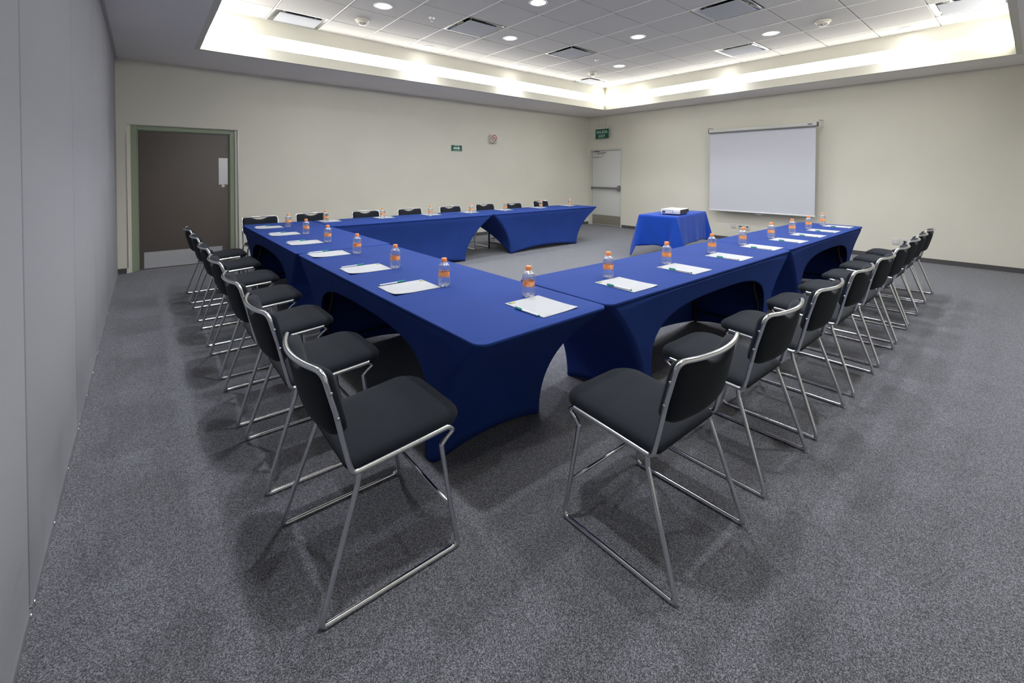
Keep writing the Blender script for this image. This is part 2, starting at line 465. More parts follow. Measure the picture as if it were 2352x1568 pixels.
for i in range(len(xs) - 1):
    for j in range(len(ys) - 1):
        if (i, j) in vent_cells: continue
        sx, sy = round(xs[i + 1] - xs[i] - 0.022, 3), round(ys[j + 1] - ys[j] - 0.012, 3)
        if (sx, sy) not in tile_me:
            bm = bmesh.new()
            hx, hy = sx / 2, sy / 2
            e = 0.003
            loft(bm, [[(-hx, -hy, 0.012), (hx, -hy, 0.012), (hx, hy, 0.012), (-hx, hy, 0.012)],
                      [(-hx, -hy, 0.004), (hx, -hy, 0.004), (hx, hy, 0.004), (-hx, hy, 0.004)],
                      [(-hx + e, -hy + e, -0.003), (hx - e, -hy + e, -0.003), (hx - e, hy - e, -0.003), (-hx + e, hy - e, -0.003)]])
            tile_me[(sx, sy)] = mesh_from(bm, 'ceiling_tile', 'tile')
        obj('ceiling_tile', tile_me[(sx, sy)], None, cl, loc=((xs[i] + xs[i + 1]) / 2, (ys[j] + ys[j + 1]) / 2, HR))
for x in xs[1:-1]:
    obj('grid_runner', bx(x - 0.0065, x + 0.0065, RN, RF, HR - 0.007, HR + 0.02), 'grid', cl)
for y in ys[1:-1]:
    obj('grid_runner', bx(RL, RR, y - 0.012, y + 0.012, HR + 0.0125, HR + 0.03), 'grid', cl)
for a in ((RL, RR, RF - 0.02, RF + 0.012), (RL, RR, RN - 0.012, RN + 0.02), (RL - 0.012, RL + 0.02, RN, RF), (RR - 0.02, RR + 0.012, RN, RF)):
    obj('edge_angle', bx(*a, HR - 0.004, HR + 0.003), 'grid', cl)

# baseboards
def base(name, a, lab):
    tag(obj(name, bx(*a, 0, 0.075), 'rubber'), lab, 'baseboard', kind='structure')
bm = bmesh.new()
box(bm, 0.0, DX0 - 0.02, Y1 - 0.012, Y1, 0, 0.075); box(bm, DX1 + 0.02, X1, Y1 - 0.012, Y1, 0, 0.075)
tag(obj('baseboard_back', bm, 'rubber'), 'dark grey carpet baseboard along the wall with the brown door', 'baseboard', kind='structure')
base('baseboard_right', (X1 - 0.012, X1, YD, EY0 - 0.005), 'dark grey carpet baseboard along the screen wall')
base('baseboard_front', (0.01, X1 - 0.012, YD, YD + 0.012), 'dark grey carpet baseboard behind the camera')

# ---- brown door
d1 = empty('door_1', ((DX0 + DX1) / 2, Y1, 0)); tag(d1, 'wide dark brown door in a sage green frame', 'door', kind='structure')
def dpart(name, x0, x1, y0, y1, z0, z1, m_, parent=d1, bev=0.0, ox=(DX0 + DX1) / 2, oy=Y1):
    bm = bx(x0 - ox, x1 - ox, y0 - oy, y1 - oy, z0, z1, bev=bev)
    o = obj(name, bm, m_, parent, smooth=bev > 0)
    return o
FD = 0.055   # depth of the frame face behind the wall
bm = bmesh.new(); ox = (DX0 + DX1) / 2
ya, yb = FD, 0.2
def fr(a, b, c, d, y0=ya, y1=yb): box(bm, a - ox, b - ox, y0, y1, c, d, bev=0.003, seg=1)
fr(GX0 + 0.005, GX0 + 0.075, 0.0, GZ); fr(GX1 - 0.075, GX1 - 0.005, 0.0, GZ); fr(GX0 + 0.075, GX1 - 0.075, GZ - 0.062, GZ)
fr(GX0 + 0.075, GX0 + 0.087, 0.0, GZ - 0.062, ya + 0.022); fr(GX1 - 0.087, GX1 - 0.075, 0.0, GZ - 0.062, ya + 0.022); fr(GX0 + 0.087, GX1 - 0.087, GZ - 0.074, GZ - 0.062, ya + 0.022)
obj('door_frame', bm, 'door_green', d1)
LX0, LX1 = GX0 + 0.091, GX1 - 0.091
leaf = dpart('door_leaf', LX0, LX1, Y1 + FD + 0.032, Y1 + FD + 0.075, 0.012, GZ - 0.078, 'door_brown', bev=0.002)
YL = Y1 + FD + 0.032
dpart('push_plate', LX1 - 0.135, LX1 - 0.012, YL - 0.003, YL + 0.001, 1.262, 1.690, 'steel', leaf)
kp = dpart('kick_plate', LX0 + 0.05, LX1 - 0.095, YL - 0.003, YL + 0.001, 0.028, 0.268, 'steel', leaf)
lk = lt([(0.0001, 0), (0.026, 0), (0.026, 0.006), (0.022, 0.010), (0.012, 0.011), (0.011, 0.014), (0.0001, 0.014)], 20, cap=False)
bmesh.ops.rotate(lk, verts=lk.verts[:], cent=(0, 0, 0), matrix=Matrix.Rotation(R(90), 3, 'X'))
obj('lock_cylinder', lk, 'steel', leaf, smooth=True, loc=(LX1 - 0.078 - ox, YL - Y1, 1.235))
dpart('threshold', LX0 - 0.015, LX1 + 0.015, Y1 + FD - 0.02, Y1 + FD + 0.08, 0.0, 0.012, 'alu')
bm = bmesh.new()
for k in range(7):
    for z in (0.045, 0.25):
        x = LX0 + 0.065 + (LX1 - LX0 - 0.175) * k / 6 - ox
        lathe(bm, [(0.0001, 0), (0.004, 0), (0.003, 0.002), (0.0001, 0.002)], 8, cap=False)
        bmesh.ops.rotate(bm, verts=bm.verts[-32:], cent=(0, 0, 0), matrix=Matrix.Rotation(R(90), 3, 'X'))
        bmesh.ops.translate(bm, verts=bm.verts[-32:], vec=(x, YL - Y1 - 0.003, z))
tag(obj('kick_plate_screws', bm, 'bar', leaf), kind='stuff')
obj('reveal', bx(DX0 - ox, GX0 + 0.006 - ox, 0.030, 0.19, 0.0, DZ), 'cream', d1)
obj('reveal', bx(GX1 - 0.006 - ox, DX1 - ox, 0.030, 0.19, 0.0, DZ), 'cream', d1)
obj('reveal', bx(GX0 - ox, GX1 - ox, 0.030, 0.19, GZ, DZ), 'cream', d1)
# aluminium corner guards at the opening
for (a, b) in ((DX0 - 0.012, DX0 + 0.001), (DX1 - 0.001, DX1 + 0.012)):
    o = obj('corner_guard', bx(a - ox, b - ox, -0.006, -0.0005, 0.075, 2.03, bev=0.002, seg=1), 'alu', d1)
tag(d1)

# ---- exit door (in wall_right), local axes: u along -y from EY1, depth into +x
d2 = empty('door_2', (X1, (EY0 + EY1) / 2, 0)); tag(d2, 'pale grey exit door with a horizontal push bar', 'door', kind='structure')
oy = (EY0 + EY1) / 2
def epart(name, y0, y1, x0, x1, z0, z1, m_, parent=d2, bev=0.0):
    return obj(name, bx(x0, x1, y0 - oy, y1 - oy, z0, z1, bev=bev), m_, parent, smooth=bev > 0)
bm = bmesh.new()
box(bm, -0.012, 0.12, EY1 - 0.055 - oy, EY1 - oy, 0, EZ, bev=0.003, seg=1)
box(bm, -0.012, 0.12, EY0 - oy, EY0 + 0.035 - oy, 0, EZ, bev=0.003, seg=1)
box(bm, -0.012, 0.12, EY0 + 0.035 - oy, EY1 - 0.055 - oy, EZ - 0.045, EZ, bev=0.003, seg=1)
box(bm, 0.055, 0.12, EY1 - 0.075 - oy, EY1 - 0.055 - oy, 0, EZ - 0.045)
box(bm, 0.055, 0.12, EY0 + 0.035 - oy, EY0 + 0.05 - oy, 0, EZ - 0.045)
obj('door_frame', bm, 'frame_grey', d2)
ELY0, ELY1 = EY0 + 0.040, EY1 - 0.060
XL = 0.025
lf2 = epart('door_leaf', ELY0, ELY1, XL, XL + 0.045, 0.012, EZ - 0.05, 'door_grey', bev=0.002)
epart('kick_plate', ELY0 + 0.02, ELY1 - 0.02, XL - 0.003, XL + 0.001, 0.03, 0.295, 'steel_dark', lf2)
bm = bmesh.new()
box(bm, XL - 0.075, XL - 0.035, ELY0 + 0.03 - oy, ELY1 - 0.03 - oy, 1.035, 1.085, bev=0.006)
pb = obj('push_bar', bm, 'bar', lf2, smooth=True)
obj('bar_latch_housing', bx(XL - 0.085, XL, ELY0 + 0.005 - oy, ELY0 + 0.075 - oy, 0.985, 1.135, bev=0.012), 'bar', lf2, smooth=True)
obj('bar_end_mount', bx(XL - 0.07, XL, ELY1 - 0.05 - oy, ELY1 - 0.01 - oy, 1.03, 1.09, bev=0.006), 'bar', lf2, smooth=True)
cb = obj('door_closer', bx(XL - 0.06, XL, ELY1 - 0.36 - oy, ELY1 - 0.05 - oy, EZ - 0.22, EZ - 0.155, bev=0.014), 'frame_grey', lf2, smooth=True)
obj('closer_arm', tb([(XL - 0.055, ELY1 - 0.24 - oy, EZ - 0.155), (XL - 0.055, ELY1 - 0.24 - oy, EZ - 0.125), (XL - 0.055, ELY1 - 0.47 - oy, EZ - 0.105), (XL - 0.03, ELY1 - 0.50 - oy, EZ - 0.10)], 0.009, 6), 'bar', lf2)
obj('closer_bracket', bx(XL - 0.05, XL + 0.03, ELY1 - 0.25 - oy, ELY1 - 0.10 - oy, EZ - 0.075, EZ - 0.047, bev=0.004), 'bar', d2)

# ================================================================== TABLES AND COVERS
def table_cover(L_, W_, a0, a1, b_, faces, lift=(1, 1, 1, 1)):
    """stretch cover; local x along the length, feet inset a0 (-x end), a1 (+x end), b_ across.
       faces: hem heights for (+y side, -x end, -y side, +x end); a big value makes the arch"""
    H = TH; hx, hy = L_ / 2, W_ / 2; r = 0.055
    bm = bmesh.new()
    n = 5
    fx0, fx1, fy = -hx + a0, hx - a1, hy - b_
    cor = [(1, 1, 0), (-1, 1, 90), (-1, -1, 180), (1, -1, 270)]
    top, foot, tmax, pinch = [], [], [], []
    for ci, (sx, sy, ang) in enumerate(cor):
        for k in range(n + 1):
            a = R(ang + 90 * k / n)
            top.append((sx * (hx - r) + r * math.cos(a), sy * (hy - r) + r * math.sin(a)))
            rf_ = 0.030
            fxx = fx1 if sx > 0 else fx0
            foot.append((fxx - sx * rf_ + rf_ * math.cos(a), sy * (fy - rf_) + rf_ * math.sin(a)))
            tmax.append(lift[ci]); pinch.append(0.0)
        hem = faces[ci]
        ns = 40 if ci in (0, 2) else 18
        nxt = cor[(ci + 1) % 4]
        A, Fo = top[-1], foot[-1]
        a2 = R(nxt[2])
        B = (nxt[0] * (hx - r) + r * math.cos(a2), nxt[1] * (hy - r) + r * math.sin(a2))
        fxn = fx1 if nxt[0] > 0 else fx0
        Fb = (fxn - nxt[0] * 0.03 + 0.03 * math.cos(a2), nxt[1] * (fy - 0.03) + 0.03 * math.sin(a2))
        for k in range(1, ns):
            s = 0.5 - 0.5 * math.cos(math.pi * k / ns)
            top.append((A[0] + (B[0] - A[0]) * s, A[1] + (B[1] - A[1]) * s))
            foot.append((Fo[0] + (Fb[0] - Fo[0]) * s, Fo[1] + (Fb[1] - Fo[1]) * s))
            q = abs(2 * s - 1)
            if hem > 0.3:
                e = 0.05
                qq = min(1.0, q / (1 - e))
                tmax.append(1 - hem / H * (1 - qq ** 3.0) ** (1 / 3.0) if qq < 1 else 1.0)
            else:
                tmax.append(1 - hem / H * (1 - q ** 2.2))
            tmax[-1] = min(tmax[-1], lift[ci] * (1 - s) + lift[(ci + 1) % 4] * s)
            pinch.append(1 - q * q)
    N = len(top)
    # top surface: cap with crown ring
    lip = 0.013
    rings = []
    def ringpts(z, off):
        out = []
        for (x, y) in top:
            l = math.hypot(x, y)
            nx = max(-1, min(1, (x / hx))) ; ny = max(-1, min(1, (y / hy)))
            out.append((x - off * math.copysign(min(1, abs(nx) ** 12), nx), y - off * math.copysign(min(1, abs(ny) ** 12), ny), z))
        return out
    rings.append(ringpts(H, 0.008)); rings.append(ringpts(H - 0.002, 0.002)); rings.append(ringpts(H - 0.007, 0.0)); rings.append(ringpts(H - lip, 0.001)); rings.append(ringpts(H - lip - 0.008, 0.011))
    nt_ = 18
    for j in range(1, nt_ + 1):
        u = j / nt_
        ring = []
        for i in range(N):
            zt = H - lip - 0.008
            t = u * tmax[i]
            g = (1 - t) ** 2.1 * 0.985
            x = foot[i][0] + (top[i][0] - foot[i][0]) * g
            y = foot[i][1] + (top[i][1] - foot[i][1]) * g
            sl = math.sin(math.pi * min(1, t)) * 0.02 * pinch[i]
            x -= sl * math.copysign(1, top[i][0]) * (1 if abs(abs(top[i][0]) - hx) < 1e-4 else 0)
            y -= sl * math.copysign(1, top[i][1]) * (1 if abs(abs(top[i][1]) - hy) < 1e-4 else 0)
            ring.append((x, y, max(0.004, zt * (1 - t))))
        rings.append(ring)
    vr = loft(bm, rings, cap0=False, cap1=False)
    f = bm.faces.new(vr[0])
    return bm

def make_table(L_, W_, a0, a1, b_):
    """folding table under a cover; local x along the length"""
    t = empty('folding_table')
    hx, hy = L_ / 2 - 0.065, W_ / 2 - 0.045
    obj('tabletop', bx(-hx, hx, -hy, hy, TH - 0.030, TH - 0.006, bev=0.006), 'under', t)
    for s, a in ((-1, a0), (1, a1)):
        x = s * (L_ / 2 - a - 0.035)
        yl = W_ / 2 - b_ - 0.045
        for sy in (-1, 1):
            obj('leg', tb(fillet([(x, sy * (yl - 0.05), TH - 0.029), (x, sy * (yl - 0.03), 0.42), (x, sy * yl, 0.33), (x, sy * yl, 0.006)], 0.05), 0.014, 8), 'black', t, smooth=True)
        obj('crossbar', tb([(x, -yl, 0.12), (x, yl, 0.12)], 0.009, 8), 'black', t, smooth=True)
        obj('crossbar', tb([(x, -yl + 0.03, 0.50), (x, yl - 0.03, 0.50)], 0.009, 8), 'black', t, smooth=True)
        obj('brace', tb([(x, 0, 0.50), (x - s * 0.38, 0, TH - 0.045)], 0.008, 8), 'black', t, smooth=True)
    return t

ARCH, HEM, HEND = 0.622, 0.075, 0.045
# name of place, centre, length, width, rotation (deg), insets at local -x / +x end, hems (+y, -x, -y, +x)
TABS = [  # shared places of the six tables
    ('near table of the partition row', (1.758, -0.755), 2.66, 0.858, 90.55, 0.46, 0.47, (ARCH, HEND, HEM, HEND)),
    ('partition-row table nearest the brown door', (1.760, 1.975), 2.755, 0.888, 90.0, 0.46, 0.47, (ARCH, HEND, HEM, HEND)),
    ('back-row table touching the partition row', (3.578, 2.895), 2.715, 0.88, 0.0, 0.46, 0.54, (ARCH, HEND, HEM, HEND)),
    ('back-row table nearest the exit door', (6.400, 2.930), 2.895, 0.82, 1.2, 0.44, 0.62, (ARCH, HEND, HEM, HEND)),
    ('right-row table nearest the camera', (3.572, -1.700), 2.725, 0.755, 0.0, 0.42, 0.47, (HEM, HEND, ARCH, HEND)),
    ('right-row table nearest the screen wall', (6.370, -1.672), 2.850, 0.745, 0.5, 0.44, 0.60, (HEM, HEND, ARCH, HEND)),
]
for lab, c, L_, W_, rot, a0, a1, hems in TABS:
    t = make_table(L_, W_, a0, a1, 0.05)
    t.location = (c[0], c[1], 0); t.rotation_euler = (0, 0, R(rot))
    tag(t, 'black folding table under its cover, ' + lab, 'table', 'folding tables')
    cv = obj('table_cover', table_cover(L_, W_, a0, a1, 0.05, hems, (1, 0.42, 1, 1) if 'nearest the exit door' in lab else (1, 1, 1, 1)), 'cover', smooth=True)
    cv.location = (c[0], c[1], 0); cv.rotation_euler = (0, 0, R(rot))
    sm = cv.modifiers.new('thickness', 'SOLIDIFY'); sm.thickness = 0.003; sm.offset = -1
    tag(cv, 'royal blue stretch cover on the ' + lab, 'table cover', 'blue stretch covers')

# ================================================================== CHAIRS
TR = 0.0096
def make_chair():
    """local x forward, y to the left, origin on the floor at the rear of the runners"""
    c = empty('meeting_chair')
    HS, HF = 0.232, 0.265       # half widths at seat and floor
    def w_(z): return HF + (HS - HF) * min(1, max(0, z / 0.44))
    for s in (1, -1):
        P = lambda f, z, ww=None: (f, s * (w_(z) if ww is None else ww), z)
        # rear leg
        obj('leg', tb(fillet([P(0.138, 0.436), P(0.132, 0.400), P(0.016, 0.058)], 0.04), TR, 12, False), 'chrome', c, smooth='all')
        # runner with both bends
        obj('runner', tb(fillet([P(0.016, 0.058), P(0.000, TR), P(0.515, TR), P(0.500, 0.085)], [0.030, 0.045], 7), TR, 12, False), 'chrome', c, smooth='all')
        # front leg
        obj('leg', tb(fillet([P(0.500, 0.085), P(0.486, 0.165), P(0.456, 0.405), P(0.475, 0.423)], [0.10, 0.012]), TR, 12, False), 'chrome', c, smooth='all')
        # seat rail: loop at the front, bend to the back
        obj('seat_rail', tb(fillet([P(0.475, 0.423), P(0.512, 0.447), P(0.488, 0.464), P(0.115, 0.438), P(0.100, 0.495)], [0.012, 0.012, 0.030], 6), TR, 12, False), 'chrome', c, smooth='all')
    obj('stretcher', tb([(0.486, -w_(0.165), 0.165), (0.486, w_(0.165), 0.165)], 0.007, 8), 'chrome', c, smooth='all')
    # back frame
    bow = lambda l: 0.022 - 0.048 * (1 - (l / HS) ** 2)
    top = [(bow(HS * (1 - 2 * k / 12)), HS * (1 - 2 * k / 12), 0.810) for k in range(13)]
    pts = [(0.100, HS, 0.495), (0.062, HS, 0.66), (0.024, HS, 0.806)] + [top[0]] + top[1:-1] + [top[-1]] + [(0.024, -HS, 0.806), (0.062, -HS, 0.66), (0.100, -HS, 0.495)]
    pts = [(0.100, HS, 0.495), (0.062, HS, 0.66), (0.020, HS, 0.810)] + top[2:-2] + [(0.020, -HS, 0.810), (0.062, -HS, 0.66), (0.100, -HS, 0.495)]
    rad = [0.1, 0.048] + [0] * len(top[2:-2]) + [0.048, 0.1]
    bf = obj('back_frame', tb(fillet(pts, rad, 7), TR, 12, False), 'chrome', c, smooth='all')
    for s in (1, -1):
        for z in (0.735, 0.645):
            f = 0.062 - (z - 0.66) * 0.245
            bl = lt([(0.0001, 0.0), (0.0065, 0.0), (0.0055, 0.002), (0.0001, 0.0026)], 10, cap=False)
            bmesh.ops.rotate(bl, verts=bl.verts[:], cent=(0, 0, 0), matrix=Matrix.Rotation(R(-90 * s), 3, 'X'))
            bmesh.ops.rotate(bl, verts=bl.verts[:], cent=(0, 0, 0), matrix=Matrix.Rotation(R(-55 * s), 3, 'Z') if False else Matrix.Identity(3))
            obj('bolt', bl, 'alu', bf, smooth='all', loc=(f, s * (HS + TR - 0.0008), z))
    # backrest pad
    bm = bmesh.new()
    NU, NV = 22, 16
    zb = 0.555
    def ztop(l):
        q = min(1, abs(l) / 0.105)
        dip = 0.034 * (1 - q * q) if q < 1 else 0
        return 0.806 - dip
    def spine(z): return 0.090 - (z - 0.54) * 0.245
    front, back = {}, {}
    for j in range(NV + 1):
        v = j / NV
        for i in range(NU + 1):
            uu = -math.cos(math.pi * i / NU)
            vv = 0.5 - 0.5 * math.cos(math.pi * v)
            hw = 0.223
            # round the lower corners, lightly the upper ones
            rb = 0.07
            l = hw * uu
            zlo = zb + (rb - math.sqrt(max(0, rb * rb - max(0, abs(l) - (hw - rb)) ** 2)))
            zhi = ztop(l) - (0.03 - math.sqrt(max(0, 0.0009 - max(0, abs(l) - (hw - 0.03)) ** 2)))
            z = zlo + (zhi - zlo) * vv
            e = (max(0, 1 - abs(uu) ** 14) ** 0.5) * (max(0, 1 - abs(2 * vv - 1) ** 12) ** 0.5)
            b0 = -0.050 * (1 - (l / 0.235) ** 2) * (0.70 + 0.30 * vv)
            fc = spine(z) + b0
            edge = i in (0, NU) or j in (0, NV)
            if edge:
                front[i, j] = back[i, j] = bm.verts.new((fc + 0.016, l, z))
            else:
                front[i, j] = bm.verts.new((fc + 0.016 + 0.034 * e, l, z))
                back[i, j] = bm.verts.new((fc + 0.016 - (0.030 - 0.012 * vv ** 3) * e, l, z))
    for j in range(NV):
        for i in range(NU):
            for g, fl_ in ((front, 0), (back, 1)):
                q = [g[i, j], g[i + 1, j], g[i + 1, j + 1], g[i, j + 1]]
                q = list(dict.fromkeys(q))
                if len(q) >= 3:
                    try: bm.faces.new(q[::-1] if fl_ else q)
                    except ValueError: pass
    obj('backrest', bm, 'seat', c, smooth='all')
    # seat cushion
    bm = bmesh.new()
    def seat_ring(inset, z):
        pts_ = []
        hx, hy, cx = 0.234 - inset, 0.230 - inset, 0.336
        for (sx, sy, a0) in ((1, 1, 0), (-1, 1, 90), (-1, -1, 180), (1, -1, 270)):
            r = max((0.095 if sx > 0 else 0.035) - inset * 0.5, 0.012)
            for q in range(9):
                a = R(a0 + 90 * q / 8)
                x = cx + sx * (hx - r) + r * math.cos(a); y = sy * (hy - r) + r * math.sin(a)
                k = (x - cx) / 0.25
                y2 = y * (1.0 - 0.04 * max(0, -k))
                x2 = x + (0.014 * (1 - (y / 0.23) ** 2) if k > 0.5 else 0)
                th = 1.0 - 0.35 * max(0, -k)          # thinner towards the back
                zz = 0.446 + (z - 0.446) * th + (x - 0.318) * 0.055 - 0.014 * max(0, k) ** 4
                pts_.append((x2, y2, zz))
        return pts_
    rings = [seat_ring(i_, z_) for i_, z_ in ((0.018, 0.446), (0.005, 0.452), (0.0, 0.464), (0.003, 0.478), (0.012, 0.489), (0.030, 0.497), (0.075, 0.502), (0.13, 0.504), (0.175, 0.5045))]
    vr = loft(bm, rings, cap1=False)
    cv_ = bm.verts.new((0.318, 0, 0.505))
    for q in range(len(vr[-1])): bm.faces.new((vr[-1][q], vr[-1][(q + 1) % len(vr[-1])], cv_))
    obj('seat', bm, 'seat', c, smooth='all')
    return c

chair0 = make_chair()
chair_used = [False]
def place_chair(x, y, rot, lab, grp):
    if not chair_used[0]:
        c = chair0; chair_used[0] = True
        c.location = (x, y, 0); c.rotation_euler = (0, 0, R(rot))
    else:
        c = dup(chair0, (x, y, 0), R(rot))
    tag(c, lab, 'chair', grp)
    return c
CH = 'black chrome-framed chair, '
for i, (y, x, dr) in enumerate([(-1.842, 0.716, -0.6), (-1.083, 0.705, 0), (-0.378, 0.692, 0), (0.366, 0.688, 0.6), (1.118, 0.685, 0), (1.924, 0.680, -0.5), (2.695, 0.672, 0)]):
    l_ = 'nearest the camera in the row along the grey partition' if i == 0 else ('farthest in the row along the grey partition, before the brown door' if i == 6 else ORD[i] + ' from the camera in the row along the grey partition')
    place_chair(x, y, dr, CH + l_, 'chairs along the grey partition')
for i, (x, y, dr) in enumerate([(1.917, -2.783, 0), (2.681, -2.780, -0.4), (3.367, -2.788, 0.3), (4.100, -2.793, 0), (4.792, -2.795, 0), (5.492, -2.785, 0.5), (6.140, -2.770, 0), (6.750, -2.755, 0), (7.365, -2.744, 0)]):
    l_ = 'nearest the camera in the right row' if i == 0 else ('farthest in the right row, nearest the screen wall' if i == 8 else ORD[i] + ' from the camera in the right row')
    place_chair(x, y, 90 + dr, CH + l_, 'chairs of the right row')
for i, (x, dr, yb) in enumerate([(1.597, 1, 3.735), (2.350, -1, 3.88), (3.175, 0, 3.735), (3.985, 0, 3.735), (4.860, 0, 3.77), (5.765, 0.6, 3.87), (6.420, 0, 3.735), (7.450, 0, 3.95)]):
    l_ = 'back row, first from the brown door' if i == 0 else ('back row, last and nearest the exit door' if i == 7 else 'back row, ' + ORD[i] + ' from the brown door')
    place_chair(x, yb, -90 + dr, CH + l_, 'chairs of the back row')

# ================================================================== BOTTLES, NOTEPADS, PENS
def make_bottle():
    b = empty('water_bottle')
    prof = [(0.0005, 0.004), (0.018, 0.0015), (0.025, 0.0), (0.0285, 0.004), (0.0305, 0.012), (0.0312, 0.022), (0.0302, 0.028), (0.0312, 0.034), (0.0302, 0.041), (0.0312, 0.048), (0.0300, 0.055),
            (0.0292, 0.060), (0.0292, 0.090), (0.0300, 0.096), (0.0312, 0.103), (0.0304, 0.109), (0.0312, 0.115), (0.0305, 0.123), (0.0275, 0.132), (0.0220, 0.141), (0.0165, 0.148), (0.0135, 0.151), (0.0135, 0.158), (0.0005, 0.158)]
    prof = [(r * 1.16 if z < 0.135 else r * 1.08, z) for r, z in prof]
    prof = [(r + (0.0010 if abs(r / 1.16 - 0.0312) < 1e-4 else -0.0008 if abs(r / 1.16 - 0.0302) < 1e-4 else 0), z) for r, z in prof]
    bmb = lt(prof, 28, cap=False)
    for f in bmb.faces:
        zc = f.calc_center_median().z
        if zc < 0.016 or 0.131 < zc < 0.150: f.material_index = 1
    obj('bottle_body', bmb, ['bottle', 'painted_glint'], b, smooth='all')
    obj('bottle_label', lt([(0.0344, 0.0605), (0.0348, 0.062), (0.0348, 0.089), (0.0344, 0.0905)], 28, cap=False), 'label', b, smooth='all')
    bm = bmesh.new()
    n = 36; rings = []
    for r, z in ((0.0172, 0.1515), (0.0175, 0.155), (0.0172, 0.171), (0.0155, 0.1745), (0.0005, 0.1752)):
        rings.append([((r + (0.0004 if (k % 2 and 0.153 < z < 0.172) else 0)) * math.cos(2 * math.pi * k / n), (r + (0.0004 if (k % 2 and 0.153 < z < 0.172) else 0)) * math.sin(2 * math.pi * k / n), z) for k in range(n)])
    loft(bm, rings, cap0=True, cap1=True)
    obj('cap', bm, 'cap_orange', b, smooth=True)
    return b
bot0 = make_bottle(); first_b = [True]
def place_bottle(x, y, rot, lab, grp):
    if first_b[0]:
        o = bot0; first_b[0] = False; o.location = (x, y, TH + 0.0005); o.rotation_euler = (0, 0, rot)
    else: o = dup(bot0, (x, y, TH + 0.0005), rot)
    tag(o, lab, 'bottle', grp)

def make_pad(curl):
    """local +y is the top of the sheet, size 0.25 x 0.30, origin in the middle"""
    bm = bmesh.new(); W2, H2 = 0.125, 0.150
    n = 12
    g = {}
    for j in range(n + 1):
        for i in range(n + 1):
            x = -W2 + 2 * W2 * i / n; y = -H2 + 2 * H2 * j / n
            d = max(0, (x / W2 + (-y) / H2) / 2 - 0.55) / 0.45
            g[i, j] = (x, y, 0.0030 + curl * d * d)
    tv = {k: bm.verts.new(p) for k, p in g.items()}
    for j in range(n):
        for i in range(n): bm.faces.new((tv[i, j], tv[i + 1, j], tv[i + 1, j + 1], tv[i, j + 1]))
    edge = [(i, 0) for i in range(n)] + [(n, j) for j in range(n)] + [(i, n) for i in range(n, 0, -1)] + [(0, j) for j in range(n, 0, -1)]
    bv = [bm.verts.new((g[k][0], g[k][1], max(0.0006, g[k][2] - 0.0025))) for k in edge]
    for k in range(len(edge)):
        k2 = (k + 1) % len(edge)
        bm.faces.new((tv[edge[k]], bv[k], bv[k2], tv[edge[k2]]))
    bm.faces.new(bv[::-1])
    def ink(x0, x1, y0, y1, mi):
        z = 0.0033
        f = bm.faces.new([bm.verts.new((x0, y0, z)), bm.verts.new((x1, y0, z)), bm.verts.new((x1, y1, z)), bm.verts.new((x0, y1, z))]); f.material_index = mi
    ink(-0.112, -0.090, 0.128, 0.142, 1); ink(-0.088, -0.068, 0.126, 0.143, 2); ink(-0.112, -0.070, 0.121, 0.1245, 1); ink(-0.100, -0.094, 0.131, 0.139, 3)
    ink(-0.105, -0.092, -0.140, -0.136, 3); ink(-0.085, -0.068, -0.141, -0.133, 3); ink(-0.062, -0.055, -0.139, -0.136, 3); ink(-0.02, 0.09, -0.1265, -0.1255, 3)
    return mesh_from(bm, 'notepad', ['paper', 'ink_green', 'ink_yellow', 'ink_grey'], True)
pads = [make_pad(0.0), make_pad(0.005), make_pad(0.009)]

def make_pen():
    p = empty('pen')
    def rot_y(bm): bmesh.ops.rotate(bm, verts=bm.verts[:], cent=(0, 0, 0), matrix=Matrix.Rotation(R(-90), 3, 'X')); return bm
    obj('barrel', rot_y(lt([(0.0042, -0.085), (0.0045, -0.084), (0.0045, 0.035), (0.0042, 0.036)], 12)), 'pen_white', p, smooth=True)
    cp = obj('pen_cap', rot_y(lt([(0.0054, 0.033), (0.0056, 0.035), (0.0054, 0.078), (0.0035, 0.088), (0.002, 0.0885)], 12)), 'teal', p, smooth=True)
    obj('clip', bx(-0.0017, 0.0017, 0.038, 0.086, 0.0060, 0.0075), 'teal', cp)
    obj('end_plug', rot_y(lt([(0.0046, -0.090), (0.0048, -0.089), (0.0048, -0.0845), (0.0044, -0.0838)], 12)), 'teal', p, smooth=True)
    return p
pen0 = make_pen(); first_p = [True]
def place_pen(x, y, z, rot, lab, grp):
    if first_p[0]:
        o = pen0; first_p[0] = False; o.location = (x, y, z); o.rotation_euler = (0, 0, rot)
    else: o = dup(pen0, (x, y, z), rot)
    tag(o, lab, 'pen', grp)

def place_pad(k, x, y, rot, lab, grp):
    o = obj('notepad', pads[k], None, loc=(x, y, TH + 0.0005), rotz=rot)
    tag(o, lab, 'notepad', grp)

def set_place(kind, bottle, pad, pen, k, name, grp, jit):
    """pad=(x,y,rotdeg) with local +y away from the sitter; pen = offset in pad axes"""
    place_bottle(bottle[0], bottle[1], random.uniform(0, 6.28), 'orange-capped water bottle, ' + name, 'water bottles ' + grp)
    place_pad(k, pad[0], pad[1], R(pad[2]), 'white printed notepad, ' + name, 'notepads ' + grp)
    a = R(pad[2]); ca, sa = math.cos(a), math.sin(a)
    px = pad[0] + pen[0] * ca - pen[1] * sa; py = pad[1] + pen[0] * sa + pen[1] * ca
    place_pen(px, py, TH + 0.0062 + pen[3], a + R(pen[2]), 'white pen with teal cap, ' + name, 'pens ' + grp)

